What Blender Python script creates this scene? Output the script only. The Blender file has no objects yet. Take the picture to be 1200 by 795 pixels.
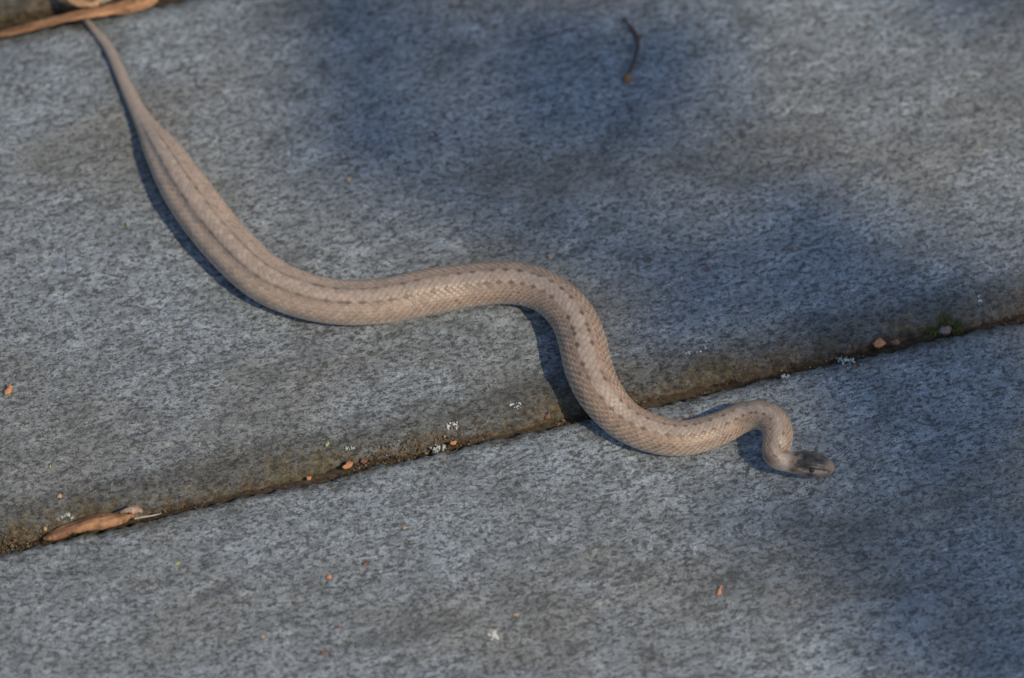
import bpy, math, random
import numpy as np
from mathutils import Vector, Matrix

# ------------------------------------------------------------------ camera, sky, sun
S = 0.0002            # metres on the deck per photograph pixel (1200 px wide)
PITCH = math.radians(60)
DIST = 1.2
cp, sp = math.cos(PITCH), math.sin(PITCH)
CAM = Vector((0, -DIST * cp, DIST * sp))

scene = bpy.context.scene
cam_data = bpy.data.cameras.new('camera')
cam = bpy.data.objects.new('camera', cam_data)
scene.collection.objects.link(cam)
cam.location = CAM
cam.rotation_euler = (math.pi / 2 - PITCH, 0, 0)
cam_data.sensor_width = 36
cam_data.lens = 36 * DIST / (1200 * S)
cam_data.clip_start = 0.05
cam_data.clip_end = 4000
cam_data.dof.use_dof = True
cam_data.dof.focus_distance = DIST - 0.011
cam_data.dof.aperture_fstop = 7.4
scene.camera = cam

SUN_ELEV = math.radians(50)
SUN_AZ = math.radians(-32)          # angle from +X towards +Y of the direction to the sun
to_sun = Vector((math.cos(SUN_ELEV) * math.cos(SUN_AZ), math.cos(SUN_ELEV) * math.sin(SUN_AZ), math.sin(SUN_ELEV)))

world = bpy.data.worlds.new('World')
scene.world = world
world.use_nodes = True
wn = world.node_tree.nodes
sky = wn.new('ShaderNodeTexSky')
sky.sky_type = 'NISHITA'
sky.sun_disc = False
sky.ozone_density = 3.0
sky.sun_elevation = SUN_ELEV
sky.sun_rotation = math.pi / 2 - SUN_AZ
bg = wn['Background']
bg.inputs['Strength'].default_value = 0.135
world.node_tree.links.new(sky.outputs[0], bg.inputs[0])

sun_data = bpy.data.lights.new('sun', 'SUN')
sun_data.energy = 2.7
sun_data.angle = math.radians(0.53)
sun_data.color = (1.0, 0.86, 0.64)
sun = bpy.data.objects.new('sun', sun_data)
scene.collection.objects.link(sun)
sun.location = to_sun * 6
sun.rotation_euler = to_sun.to_track_quat('Z', 'Y').to_euler()

vs = scene.view_settings
vs.view_transform = 'Standard'
vs.look = 'None'
vs.exposure = 0.34
vs.gamma = 1.0
vs.use_curve_mapping = False

# ------------------------------------------------------------------ helpers
C = scene.collection
rng = np.random.default_rng(11)
random.seed(5)


def P(x, y, z=0.0):
    """point of the place at height z that a photograph pixel looks at"""
    d = Vector((0, cp, -sp)) + Vector((1, 0, 0)) * ((x - 600) * S / DIST) + Vector((0, sp, cp)) * ((397.5 - y) * S / DIST)
    t = (z - CAM.z) / d.z
    return CAM + d * t


def hash2(ix, iy, seed):
    h = (ix.astype(np.int64) * 374761393 + iy.astype(np.int64) * 668265263 + seed * 974634777) & 0xFFFFFFFF
    h = ((h ^ (h >> 13)) * 1274126177) & 0xFFFFFFFF
    h = ((h ^ (h >> 16)) * 2246822519) & 0xFFFFFFFF
    return ((h ^ (h >> 15)) & 0xFFFFFF) / float(0xFFFFFF)


def vnoise(x, y, seed=0):
    x = np.asarray(x, float); y = np.asarray(y, float)
    ix = np.floor(x); iy = np.floor(y)
    fx = x - ix; fy = y - iy
    fx = fx * fx * fx * (fx * (fx * 6 - 15) + 10); fy = fy * fy * fy * (fy * (fy * 6 - 15) + 10)
    a = hash2(ix, iy, seed); b = hash2(ix + 1, iy, seed); c = hash2(ix, iy + 1, seed); d = hash2(ix + 1, iy + 1, seed)
    return (a + (b - a) * fx) * (1 - fy) + (c + (d - c) * fx) * fy


def fbm(x, y, seed=0, octaves=4, gain=0.5):
    x = np.asarray(x, float); y = np.asarray(y, float)
    t = 0; amp = 1; tot = 0
    for o in range(octaves):
        t = t + amp * (vnoise(x, y, seed + o * 17) - 0.5) * 2
        tot += amp; amp *= gain; x = x * 2.03 + 3.1; y = y * 2.03 + 7.7
    return t / tot


def sstep(a, b, x):
    t = np.clip((x - a) / (b - a), 0, 1)
    return t * t * (3 - 2 * t)


def mesh_obj(name, verts, faces, mat, parent=None, smooth=True, cols=None, attrs=None):
    me = bpy.data.meshes.new(name)
    verts = np.asarray(verts, dtype=np.float32).reshape(-1, 3)
    if isinstance(faces, np.ndarray):
        n = faces.shape[1]
        me.vertices.add(len(verts)); me.vertices.foreach_set('co', verts.ravel())
        me.loops.add(faces.size); me.loops.foreach_set('vertex_index', faces.astype(np.int32).ravel())
        me.polygons.add(len(faces))
        me.polygons.foreach_set('loop_start', np.arange(0, faces.size, n, dtype=np.int32))
        me.update(calc_edges=True)
    else:
        me.from_pydata([tuple(map(float, v)) for v in verts], [], faces)
        me.update()
    me.polygons.foreach_set('use_smooth', np.full(len(me.polygons), smooth, dtype=bool))
    if cols is not None:
        a = me.attributes.new('col', 'FLOAT_COLOR', 'POINT')
        c4 = np.ones((len(verts), 4), dtype=np.float32); c4[:, :3] = cols
        a.data.foreach_set('color', c4.ravel())
    for k, v in (attrs or {}).items():
        a = me.attributes.new(k, 'FLOAT', 'POINT')
        a.data.foreach_set('value', np.asarray(v, dtype=np.float32).ravel())
    me.materials.append(mat)
    ob = bpy.data.objects.new(name, me)
    C.objects.link(ob)
    if parent is not None:
        ob.parent = parent
    return ob


def empty(name, loc=(0, 0, 0), rz=0.0):
    o = bpy.data.objects.new(name, None)
    o.empty_display_size = 0.02
    C.objects.link(o)
    o.location = loc; o.rotation_euler = (0, 0, rz)
    return o


def tag(o, label=None, cat=None, group=None, kind=None):
    if label: o['label'] = label
    if cat: o['category'] = cat
    if group: o['group'] = group
    if kind: o['kind'] = kind
    return o


def grid_faces(nu, nv, wrap=False):
    i = np.arange(nu - 1)[:, None]
    j = np.arange(nv if wrap else nv - 1)[None, :]
    jn = (j + 1) % nv
    a = i * nv + j; b = i * nv + jn; c = (i + 1) * nv + jn; d = (i + 1) * nv + j
    return np.stack([a, b, c, d], -1).reshape(-1, 4)


# ------------------------------------------------------------------ node helper
class NT:
    def __init__(self, name):
        self.m = bpy.data.materials.new(name)
        self.m.use_nodes = True
        self.n = self.m.node_tree.nodes
        self.l = self.m.node_tree.links
        self.b = self.n['Principled BSDF']

    def node(self, typ, **kw):
        nd = self.n.new(typ)
        for k, v in kw.items():
            if k.startswith('i_'):
                nd.inputs[k[2:].replace('_', ' ')].default_value = v
            else:
                setattr(nd, k, v)
        return nd

    def link(self, a, b):
        self.l.new(a, b)

    def noise(self, vec, scale, detail=4, rough=0.55, dist=0.0):
        nd = self.n.new('ShaderNodeTexNoise')
        nd.inputs['Scale'].default_value = scale
        nd.inputs['Detail'].default_value = detail
        nd.inputs['Roughness'].default_value = rough
        nd.inputs['Distortion'].default_value = dist
        self.l.new(vec, nd.inputs['Vector'])
        return nd.outputs['Fac']

    def ramp(self, fac, stops):
        nd = self.n.new('ShaderNodeValToRGB')
        el = nd.color_ramp.elements
        while len(el) < len(stops):
            el.new(0.5)
        for e, (p, c) in zip(el, stops):
            e.position = p
            e.color = (c, c, c, 1) if not isinstance(c, tuple) else (*c, 1)
        self.l.new(fac, nd.inputs['Fac'])
        return nd.outputs['Color']

    def mix(self, fac, a, b, mode='MIX'):
        nd = self.n.new('ShaderNodeMix')
        nd.data_type = 'RGBA'; nd.blend_type = mode
        for sock, v in ((nd.inputs[0], fac), (nd.inputs[6], a), (nd.inputs[7], b)):
            if isinstance(v, (int, float)):
                sock.default_value = v
            elif isinstance(v, tuple):
                sock.default_value = (*v, 1)
            else:
                self.l.new(v, sock)
        return nd.outputs[2]

    def math(self, op, a, b=0.0, clamp=False):
        nd = self.n.new('ShaderNodeMath')
        nd.operation = op; nd.use_clamp = clamp
        for sock, v in ((nd.inputs[0], a), (nd.inputs[1], b)):
            if isinstance(v, (int, float)):
                sock.default_value = v
            else:
                self.l.new(v, sock)
        return nd.outputs[0]

    def bump(self, height, strength, dist, normal=None):
        nd = self.n.new('ShaderNodeBump')
        nd.inputs['Strength'].default_value = strength
        nd.inputs['Distance'].default_value = dist
        self.l.new(height, nd.inputs['Height'])
        if normal is not None:
            self.l.new(normal, nd.inputs['Normal'])
        return nd.outputs['Normal']

    def attr(self, name):
        nd = self.n.new('ShaderNodeAttribute')
        nd.attribute_name = name
        return nd


# ------------------------------------------------------------------ materials
def plank_material():
    t = NT('weathered_board')
    tc = t.node('ShaderNodeTexCoord')
    oi = t.node('ShaderNodeObjectInfo')
    off = t.node('ShaderNodeVectorMath', operation='SCALE'); off.inputs[0].default_value = (3.1, 1.7, 0.0)
    t.link(oi.outputs['Random'], off.inputs['Scale'])
    add = t.node('ShaderNodeVectorMath', operation='ADD')
    t.link(tc.outputs['Object'], add.inputs[0]); t.link(off.outputs[0], add.inputs[1])
    base = add.outputs[0]

    def mapped(sx, sy, sz, rot=0.0):
        mp = t.node('ShaderNodeMapping'); mp.inputs['Scale'].default_value = (sx, sy, sz)
        mp.inputs['Rotation'].default_value = (0, 0, rot)
        t.link(base, mp.inputs['Vector']); return mp.outputs[0]
    grain = mapped(0.58, 1.0, 1.0)
    grain2 = mapped(0.7, 1.0, 1.0, 0.35)
    long_ = mapped(0.40, 1.0, 1.0, -0.12)
    pits = t.noise(grain, 1150, 5.0, 0.78, 0.1)       # dark pores a millimetre or two across
    pits2 = t.noise(grain2, 2700, 3, 0.75, 0.1)
    mid = t.noise(long_, 330, 8, 0.82, 0.1)
    big = t.noise(mapped(0.6, 1, 1), 26, 3, 0.55, 0.3)
    blot = t.noise(mapped(0.7, 1, 1), 95, 5, 0.7, 0.2)
    fine = t.noise(base, 3400, 2, 0.7)

    pitmask = t.ramp(pits, [(0.41, 0.0), (0.475, 1.0)])
    pit2mask = t.ramp(pits2, [(0.36, 0.0), (0.54, 1.0)])
    body = t.ramp(mid, [(0.32, (0.130, 0.146, 0.152)), (0.50, (0.232, 0.259, 0.270)), (0.68, (0.360, 0.398, 0.414))])
    tint = t.ramp(big, [(0.37, (0.84, 0.765, 0.68)), (0.50, (0.98, 0.97, 0.96)), (0.64, (1.06, 1.08, 1.10))])
    col = t.mix(1.0, body, tint, 'MULTIPLY')
    dark = t.mix(t.ramp(mid, [(0.3, 0.0), (0.7, 1.0)]), (0.050, 0.045, 0.038), (0.075, 0.080, 0.080))
    col = t.mix(0.85, col, t.ramp(blot, [(0.30, (0.50, 0.49, 0.47)), (0.46, (0.90, 0.90, 0.89)), (0.68, (1.18, 1.19, 1.20))]), 'MULTIPLY')
    clus = t.ramp(t.noise(mapped(0.75, 1, 1, 0.5), 150, 3, 0.6, 0.2), [(0.40, 1.0), (0.60, 0.0)])
    flek = t.ramp(t.noise(mapped(0.62, 1, 1, -0.1), 760, 5, 0.80, 0.1), [(0.42, 1.0), (0.49, 0.0)])
    col = t.mix(t.math('MULTIPLY', t.math('ADD', t.math('MULTIPLY', clus, 0.62), 0.30), flek), col, (0.046, 0.046, 0.045))
    col = t.mix(pitmask, dark, col)
    col = t.mix(t.math('MULTIPLY', t.math('SUBTRACT', 1.0, pit2mask), 0.68), col, (0.095, 0.093, 0.087))
    spk = t.ramp(fine, [(0.56, 0.0), (0.66, 1.0)])
    col = t.mix(t.math('MULTIPLY', spk, 0.35), col, (0.46, 0.47, 0.47))
    # soil and algae that stain the rims of the boards
    edge = t.attr('edge').outputs['Fac']
    en = t.noise(base, 330, 4, 0.7)
    en_big = t.noise(mapped(1, 0.2, 0.2), 34, 2, 0.5)
    em = t.math('ADD', edge, t.math('MULTIPLY', t.math('SUBTRACT', en, 0.5), 1.3))
    em = t.math('ADD', em, t.math('MULTIPLY', t.math('SUBTRACT', en_big, 0.5), 0.9))
    emask = t.ramp(em, [(0.48, 0.0), (0.80, 1.0)])
    grime = t.math('ADD', edge, t.math('MULTIPLY', t.math('SUBTRACT', t.noise(base, 210, 5, 0.75), 0.5), 0.7))
    col = t.mix(t.ramp(grime, [(0.02, 0.0), (0.46, 0.92)]), col, t.mix(0.9, col, (0.47, 0.42, 0.35), 'MULTIPLY'))
    ecol = t.ramp(t.noise(base, 620, 3, 0.7), [(0.34, (0.026, 0.019, 0.012)), (0.46, (0.095, 0.066, 0.038)), (0.60, (0.165, 0.112, 0.062)), (0.76, (0.30, 0.24, 0.165))])
    ecol = t.mix(t.ramp(en_big, [(0.42, 0.0), (0.62, 1.0)]), ecol, t.mix(0.5, ecol, (0.085, 0.08, 0.035)))
    # below the arris the stain is older and darker: never rained clean
    col = t.mix(t.math('MULTIPLY', emask, t.math('ADD', 0.55, t.math('MULTIPLY', pitmask, 0.33))), col, ecol)
    t.link(col, t.b.inputs['Base Color'])
    t.b.inputs['Roughness'].default_value = 0.82
    t.b.inputs['Specular IOR Level'].default_value = 0.32
    h = t.math('ADD', t.math('MULTIPLY', pitmask, 0.45), t.math('ADD', t.math('MULTIPLY', pit2mask, 0.28), t.math('MULTIPLY', mid, 0.45)))
    h = t.math('ADD', h, t.math('MULTIPLY', fine, 0.35))
    h = t.math('ADD', h, t.math('MULTIPLY', t.math('MULTIPLY', emask, en), 1.1))
    t.link(t.bump(h, 0.85, 0.00034), t.b.inputs['Normal'])
    return t.m


def skin_material():
    t = NT('scaled_skin')
    a = t.attr('col').outputs['Color']
    tc = t.node('ShaderNodeTexCoord')
    n1 = t.noise(tc.outputs['Object'], 700, 4, 0.65)
    n2 = t.noise(tc.outputs['Object'], 3600, 2, 0.6)
    col = t.mix(0.5, a, t.ramp(n1, [(0.3, (0.78, 0.76, 0.74)), (0.7, (1.14, 1.13, 1.12))]), 'MULTIPLY')
    col = t.mix(0.35, col, t.ramp(n2, [(0.3, (0.75, 0.74, 0.72)), (0.7, (1.15, 1.15, 1.15))]), 'MULTIPLY')
    t.link(col, t.b.inputs['Base Color'])
    t.link(t.math('ADD', t.math('MULTIPLY', n1, 0.2), 0.28), t.b.inputs['Roughness'])
    t.b.inputs['Specular IOR Level'].default_value = 0.42
    t.b.inputs['Subsurface Weight'].default_value = 0.08
    t.b.inputs['Subsurface Radius'].default_value = (0.0012, 0.0007, 0.0004)
    t.b.inputs['Subsurface Scale'].default_value = 1.0
    t.link(t.bump(n2, 0.25, 0.00008), t.b.inputs['Normal'])
    return t.m


def plain(name, c1, c2, scale=700, rough=0.75, spec=0.3, bump=0.0002, stretch=(1, 1, 1), detail=4, transl=None):
    t = NT(name)
    tc = t.node('ShaderNodeTexCoord')
    mp = t.node('ShaderNodeMapping'); mp.inputs['Scale'].default_value = stretch
    t.link(tc.outputs['Object'], mp.inputs['Vector'])
    n = t.noise(mp.outputs[0], scale, detail, 0.65, 0.3)
    col = t.ramp(n, [(0.28, c1), (0.72, c2)])
    t.link(col, t.b.inputs['Base Color'])
    t.b.inputs['Roughness'].default_value = rough
    t.b.inputs['Specular IOR Level'].default_value = spec
    if bump:
        t.link(t.bump(n, 0.8, bump), t.b.inputs['Normal'])
    if transl:
        t.b.inputs['Subsurface Weight'].default_value = transl
        t.b.inputs['Subsurface Radius'].default_value = (0.001, 0.0006, 0.0003)
    return t.m


def colour_attr_material(name, rough=0.85, scale=1500, spec=0.2):
    t = NT(name)
    tc = t.node('ShaderNodeTexCoord')
    n = t.noise(tc.outputs['Object'], scale, 3, 0.6)
    col = t.mix(0.7, t.attr('col').outputs['Color'], t.ramp(n, [(0.3, (0.6, 0.58, 0.55)), (0.7, (1.2, 1.2, 1.2))]), 'MULTIPLY')
    t.link(col, t.b.inputs['Base Color'])
    t.b.inputs['Roughness'].default_value = rough
    t.b.inputs['Specular IOR Level'].default_value = spec
    t.link(t.bump(n, 0.7, 0.0002), t.b.inputs['Normal'])
    return t.m


M_plank = plank_material()
M_skin = skin_material()
M_eye = plain('dark_eye', (0.006, 0.005, 0.004), (0.012, 0.010, 0.008), 900, 0.12, 0.6, 0)
M_soil = colour_attr_material('crumbly_soil')
M_ground = plain('bare_earth', (0.05, 0.038, 0.026), (0.13, 0.10, 0.07), 6, 0.95, 0.1, 0.02)
M_leaf = colour_attr_material('dry_leaf_skin', 0.6, 700, 0.3)
M_twig = plain('twig_bark', (0.030, 0.020, 0.018), (0.105, 0.065, 0.056), 900, 0.8, 0.25, 0.0002)
M_bud = plain('bud_scale', (0.10, 0.05, 0.025), (0.27, 0.13, 0.05), 900, 0.7, 0.3)
M_straw = plain('dry_straw', (0.27, 0.22, 0.16), (0.46, 0.39, 0.31), 900, 0.6, 0.3)
M_lichen = plain('pale_lichen', (0.26, 0.29, 0.26), (0.50, 0.54, 0.49), 1600, 0.95, 0.1, 0.0003)
M_lichen_white = plain('white_lichen', (0.36, 0.36, 0.34), (0.66, 0.66, 0.62), 1600, 0.95, 0.1, 0.0003)
M_cream = plain('cream_crust', (0.30, 0.28, 0.24), (0.60, 0.57, 0.51), 900, 0.95, 0.1, 0.0003)
M_green = plain('green_moss', (0.055, 0.07, 0.018), (0.16, 0.18, 0.045), 1500, 0.9, 0.1, 0.0002)
M_yellow = plain('yellow_green_flake', (0.20, 0.21, 0.07), (0.38, 0.38, 0.15), 1500, 0.8, 0.2, 0.0002)
M_orange = plain('orange_leaf_flake', (0.30, 0.115, 0.045), (0.58, 0.27, 0.12), 1300, 0.65, 0.3, 0.0002)
M_redbrown = plain('red_brown_chip', (0.10, 0.042, 0.026), (0.25, 0.115, 0.07), 1300, 0.7, 0.3, 0.0002)
M_tan = plain('tan_chip', (0.30, 0.17, 0.09), (0.52, 0.34, 0.20), 1300, 0.7, 0.3, 0.0002)
M_pink = plain('pinkish_stone', (0.14, 0.095, 0.075), (0.29, 0.20, 0.165), 1300, 0.85, 0.2, 0.0003)
M_treeleaf = plain('green_tree_leaf', (0.035, 0.075, 0.018), (0.075, 0.13, 0.035), 60, 0.5, 0.4, 0)
M_bark = plain('tree_bark', (0.05, 0.04, 0.03), (0.16, 0.13, 0.10), 40, 0.9, 0.2, 0.004, (1, 1, 0.3))

# ------------------------------------------------------------------ deck
# rear top arris of the near board and of the board the snake lies on, both read off the photograph
g0, g1 = P(0, 646, -0.0008), P(1200, 373, -0.0008)
PHI = math.atan2(g1.y - g0.y, g1.x - g0.x)
UD = Vector((math.cos(PHI), math.sin(PHI), 0)); VD = Vector((-math.sin(PHI), math.cos(PHI), 0))


def to_uv(p):
    return p.dot(UD), p.dot(VD)


def from_uv(u, v, z=0.0):
    return UD * u + VD * v + Vector((0, 0, z))


V_NEAR = to_uv((g0 + g1) / 2)[1]             # back edge of the near board
b0 = to_uv(P(0, 37))[1]; b1 = to_uv(P(200, 0))[1]
V_FAR = (b0 + b1) / 2                        # back edge of the snake's board
GAP = 0.0022
Z_NEAR = -0.0008
RIM = 0.0058

deck = empty('deck'); tag(deck, kind='structure')


def build_plank(v_front, v_back, r_front, r_back, ztop, seed, dense=True):
    T = 0.032
    prof = []                               # (v, z, normal_v, normal_z, edge stain 0..1)
    step = 0.00055 if dense else 0.003
    for z in np.linspace(-T, -r_front - 0.0004, 26 if dense else 4):
        prof.append((v_front, z, -1, 0, 1.0))
    for k in np.linspace(0, 1, 24 if dense else 5):
        a = k * math.pi / 2
        # a worn arris: the round runs out slowly into the top face
        prof.append((v_front + r_front * 1.25 * (1 - math.cos(a)), -r_front * (1 - math.sin(a)), -math.cos(a), math.sin(a), 0.98 - 0.60 * k))
    v0 = v_front + r_front * 1.25; v1 = v_back - r_back * 1.25
    n = int((v1 - v0) / step)
    for k in range(1, n):
        v = v0 + (v1 - v0) * k / n
        e = 0.38 * max(0, 1 - (v - v0) / 0.0055) * (r_front > 0.003) + 0.15 * max(0, 1 - (v1 - v) / 0.002)
        prof.append((v, 0, 0, 1, e))
    for k in np.linspace(0, 1, 14 if dense else 5):
        a = (1 - k) * math.pi / 2
        prof.append((v_back - r_back * 1.25 * (1 - math.cos(a)), -r_back * (1 - math.sin(a)), math.cos(a), math.sin(a), 0.12 + 0.7 * k))
    for z in np.linspace(-r_back - 0.0004, -T, 12 if dense else 4):
        prof.append((v_back, z, 1, 0, 0.9))
    prof = np.array(prof)
    du = 0.00060 if dense else 0.004
    inner = np.arange(-0.17, 0.17, du)
    outer = np.geomspace(0.172, 1.1, 40)
    us = np.concatenate([-outer[::-1], inner, outer])
    U, K = np.meshgrid(us, np.arange(len(prof)), indexing='ij')
    v = prof[K, 0]; z = prof[K, 1]; nv = prof[K, 2]; nz = prof[K, 3]; e = prof[K, 4]
    arc = np.concatenate([[0], np.cumsum(np.hypot(np.diff(prof[:, 0]), np.diff(prof[:, 1])))])[K]
    d = 0.00030 * fbm(U * 60, arc * 150, seed, 4) + 0.00022 * fbm(U * 260, arc * 620, seed + 50, 3)
    crumb = fbm(U * 420, arc * 420, seed + 90, 4, 0.65)
    em = np.clip(e, 0, 1) ** 0.6
    d = d + em * (0.0012 * crumb + 0.0009 * fbm(U * 55, arc * 60, seed + 33, 3))
    pit = sstep(0.18, 0.5, fbm(U * 190, arc * 480, seed + 70, 3))
    d = d - 0.00035 * pit * (1 - em)
    v = v + nv * d; z = z + nz * d + 0.0004 * fbm(U * 9, v * 22, seed + 5, 2)
    # long slow wander of the edges
    v = v + 0.00035 * fbm(U * 14, 0 * U + 2.2, seed + 8, 3) * (1 if True else 0)
    vc = (v_front + v_back) / 2
    verts = np.stack([U, v - vc, z], -1).reshape(-1, 3)
    f = grid_faces(len(us), len(prof))[:, ::-1]
    o = mesh_obj('plank', verts, f, M_plank, deck, attrs={'edge': e})
    o.location = from_uv(0, vc, ztop); o.rotation_euler = (0, 0, PHI)
    return o


W_BOARD = V_FAR - (V_NEAR + GAP)
build_plank(V_NEAR + GAP, V_FAR, RIM, 0.0030, 0.0, 100)
build_plank(V_NEAR - W_BOARD, V_NEAR, 0.0045, 0.0022, Z_NEAR, 300)
build_plank(V_FAR + 0.0065, V_FAR + 0.0065 + W_BOARD, 0.0050, 0.0030, -0.0005, 500)

# the earth the deck stands over
gs = np.array([-400, -60, -12, -4, -1.5, 0, 1.5, 4, 12, 60, 400], float)
gx, gy = np.meshgrid(gs, gs, indexing='ij')
ground = mesh_obj('ground', np.stack([gx, gy, np.full_like(gx, -0.32)], -1).reshape(-1, 3), grid_faces(11, 11)[:, ::-1], M_ground)
tag(ground, kind='structure')


# ------------------------------------------------------------------ soil that has settled in the gaps
def octa(c, r, rot):
    base = np.array([(1, 0, 0), (-1, 0, 0), (0, 1, 0), (0, -1, 0), (0, 0, 1), (0, 0, -1)], float)
    sc = rng.uniform(0.55, 1.25, (6, 1))
    return (base * sc * r) @ rot + c


OF = [(0, 2, 4), (2, 1, 4), (1, 3, 4), (3, 0, 4), (2, 0, 5), (1, 2, 5), (3, 1, 5), (0, 3, 5)]


def rand_rot():
    q = rng.normal(size=4); q /= np.linalg.norm(q)
    w, x, y, z = q
    return np.array([[1 - 2 * (y * y + z * z), 2 * (x * y - z * w), 2 * (x * z + y * w)], [2 * (x * y + z * w), 1 - 2 * (x * x + z * z), 2 * (y * z - x * w)], [2 * (x * z - y * w), 2 * (y * z + x * w), 1 - 2 * (x * x + y * y)]])


SOIL = np.array([(0.06, 0.043, 0.027), (0.13, 0.09, 0.05), (0.20, 0.14, 0.078), (0.27, 0.17, 0.085), (0.16, 0.145, 0.06), (0.34, 0.28, 0.20)])
SOIL_P = [0.25, 0.28, 0.22, 0.11, 0.09, 0.05]


def gap_soil(v0, v1, ztop, depth, seed, n, name):
    """an uneven ribbon of silt low in the gap with crumbs on it and on the worn edge above"""
    us = np.arange(-0.19, 0.19, 0.0008); vs = np.linspace(v0 - 0.0012, v1 + 0.0012, 9)
    U, V = np.meshgrid(us, vs, indexing='ij')
    Z = ztop - depth + 0.0016 * fbm(U * 60, V * 200, seed, 4)
    verts = [np.stack([U, V, Z], -1).reshape(-1, 3)]
    fa = grid_faces(len(us), len(vs))[:, ::-1]
    faces = [tuple(map(int, q)) for q in fa]
    cols = [np.tile([0.05, 0.036, 0.022], (verts[0].shape[0], 1)) * rng.uniform(0.6, 1.5, (verts[0].shape[0], 1))]
    off = len(verts[0])
    dens = fbm(np.linspace(-0.19, 0.19, 400) * 40, np.zeros(400), seed + 3, 3)
    k = 0
    while k < n:
        u = rng.uniform(-0.16, 0.16)
        dn = np.interp(u, np.linspace(-0.19, 0.19, 400), dens)
        if rng.random() > 0.55 + 0.9 * dn:
            continue
        k += 1
        t = rng.random()
        r = rng.uniform(0.00010, 0.00028) * (1.7 if rng.random() < 0.06 else 1)
        if t < 0.62:      # clinging to the worn front edge of the upper board
            a = rng.uniform(0, 1) ** 1.1 * math.pi / 2 * 0.62
            R = RIM
            v = v1 + R * 1.25 * (1 - math.cos(a)) - 0.2 * r; z = ztop - R * (1 - math.sin(a)) + 0.0001
        else:
            v = rng.uniform(v0, v1); z = ztop - depth + 0.0012 * rng.uniform(0, 1.6)
        c = np.array([u, v, z])
        verts.append(octa(c, r, rand_rot()))
        faces += [tuple(i + off for i in f) for f in OF]; off += 6
        cols.append(np.tile(SOIL[rng.choice(6, p=SOIL_P)] * rng.uniform(0.7, 1.3), (6, 1)))
    o = mesh_obj(name, np.concatenate(verts), faces, M_soil, None, smooth=False, cols=np.concatenate(cols))
    o.rotation_euler = (0, 0, PHI)
    return tag(o, kind='stuff')


tag(gap_soil(V_NEAR, V_NEAR + GAP, 0.0, 0.0042, 41, 3800, 'soil_crumbs'),
    'brown crumbly soil along the long gap between the two boards', 'soil')
tag(gap_soil(V_FAR, V_FAR + 0.0065, 0.0, 0.0065, 77, 1500, 'soil_crumbs'),
    'dark soil in the gap at the top left corner', 'soil')


# ------------------------------------------------------------------ snake
# photograph x, y, silhouette width, clearance under the body (all in pixels)
CTRL = [
    (93, 14, 3, 1), (100, 22, 6, 0), (112, 37, 9, 0), (127, 56, 11.5, 0), (140, 84, 13.5, 0), (149, 104, 15.5, 0), (160.5, 128, 18.5, 0), (173, 150, 26, 0),
    (190, 177, 41, 0), (219, 224, 54, 0), (258, 276, 56, 0), (305, 322, 55, 0), (350, 344, 53, 0),
    (400, 354, 51.5, 0), (451, 352, 52, 0), (501, 342, 53, 0), (551, 334, 50, 0), (601, 331, 49, 1), (640, 342, 48, 3), (668, 367, 50, 5),
    (682, 398, 53, 6), (689, 428, 53, 7), (703, 460, 50, 7), (730, 491, 45, 4), (765, 508, 43, 1), (801, 513, 40, 0), (838, 504, 37.5, 2),
    (868, 490, 34, 10), (887, 486, 32.5, 18), (903, 491, 33, 23), (911, 503, 33, 25), (911.5, 517, 32, 23), (908, 529, 29, 19), (912, 537.5, 25, 16), (924, 541, 23, 14),
    (934, 542.5, 26.5, 13), (944, 543.5, 29, 12), (954, 545, 28, 11), (963, 546.5, 25.5, 10), (971, 548, 21, 10), (977, 549, 13, 10)]


def crom(pts, per=40):
    pts = np.asarray(pts, float)
    p = np.vstack([2 * pts[0] - pts[1], pts, 2 * pts[-1] - pts[-2]])
    out = []
    for i in range(1, len(p) - 2):
        t = np.linspace(0, 1, per, endpoint=False)[:, None]
        a, b, c, d = p[i - 1], p[i], p[i + 1], p[i + 2]
        out.append(0.5 * ((2 * b) + (-a + c) * t + (2 * a - 5 * b + 4 * c - d) * t ** 2 + (-a + 3 * b - 3 * c + d) * t ** 3))
    out.append(pts[-1:])
    return np.vstack(out)


FLAT = 0.80
ctrl3 = []
for (x, y, w, lift) in CTRL:
    a = w * S / 2 / 0.975
    uv = to_uv(P(x, y))
    zg = 0.0 if uv[1] > V_NEAR + GAP / 2 else Z_NEAR
    zc = zg + 0.0003 + a * FLAT * 0.93 + lift * S
    q = P(x, y, zc)
    ctrl3.append((q.x, q.y, q.z, a))
path = crom(ctrl3, 60)
seg = np.linalg.norm(np.diff(path[:, :3], axis=0), axis=1)
sl = np.concatenate([[0], np.cumsum(seg)])
L = sl[-1]
NR = 1500
ss = np.linspace(0, L, NR)
cen = np.stack([np.interp(ss, sl, path[:, k]) for k in range(3)], 1)
rad = np.interp(ss, sl, path[:, 3])


def smooth1(a, n):
    k = np.hanning(n + 2)[1:-1]; k /= k.sum()
    if a.ndim == 1:
        return np.convolve(np.pad(a, n // 2, mode='edge'), k, 'valid')[:len(a)]
    return np.stack([np.convolve(np.pad(a[:, i], n // 2, mode='reflect', reflect_type='odd'), k, 'valid')[:len(a)] for i in range(a.shape[1])], 1)


cen = smooth1(cen, 21)
tan = np.gradient(cen, axis=0); tan /= np.linalg.norm(tan, axis=1)[:, None]
up = np.tile([0, 0, 1.0], (NR, 1)); up -= tan * (up * tan).sum(1)[:, None]; up /= np.linalg.norm(up, axis=1)[:, None]
side = np.cross(tan, up)                     # the snake's own right-hand side (path runs tail to head)
HEAD0 = L - 0.0118                           # where the head starts
hs = np.clip((ss - HEAD0) / (L - HEAD0), 0, 1)
rad = smooth1(rad, 15)
rad[-1] = 1e-5
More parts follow.
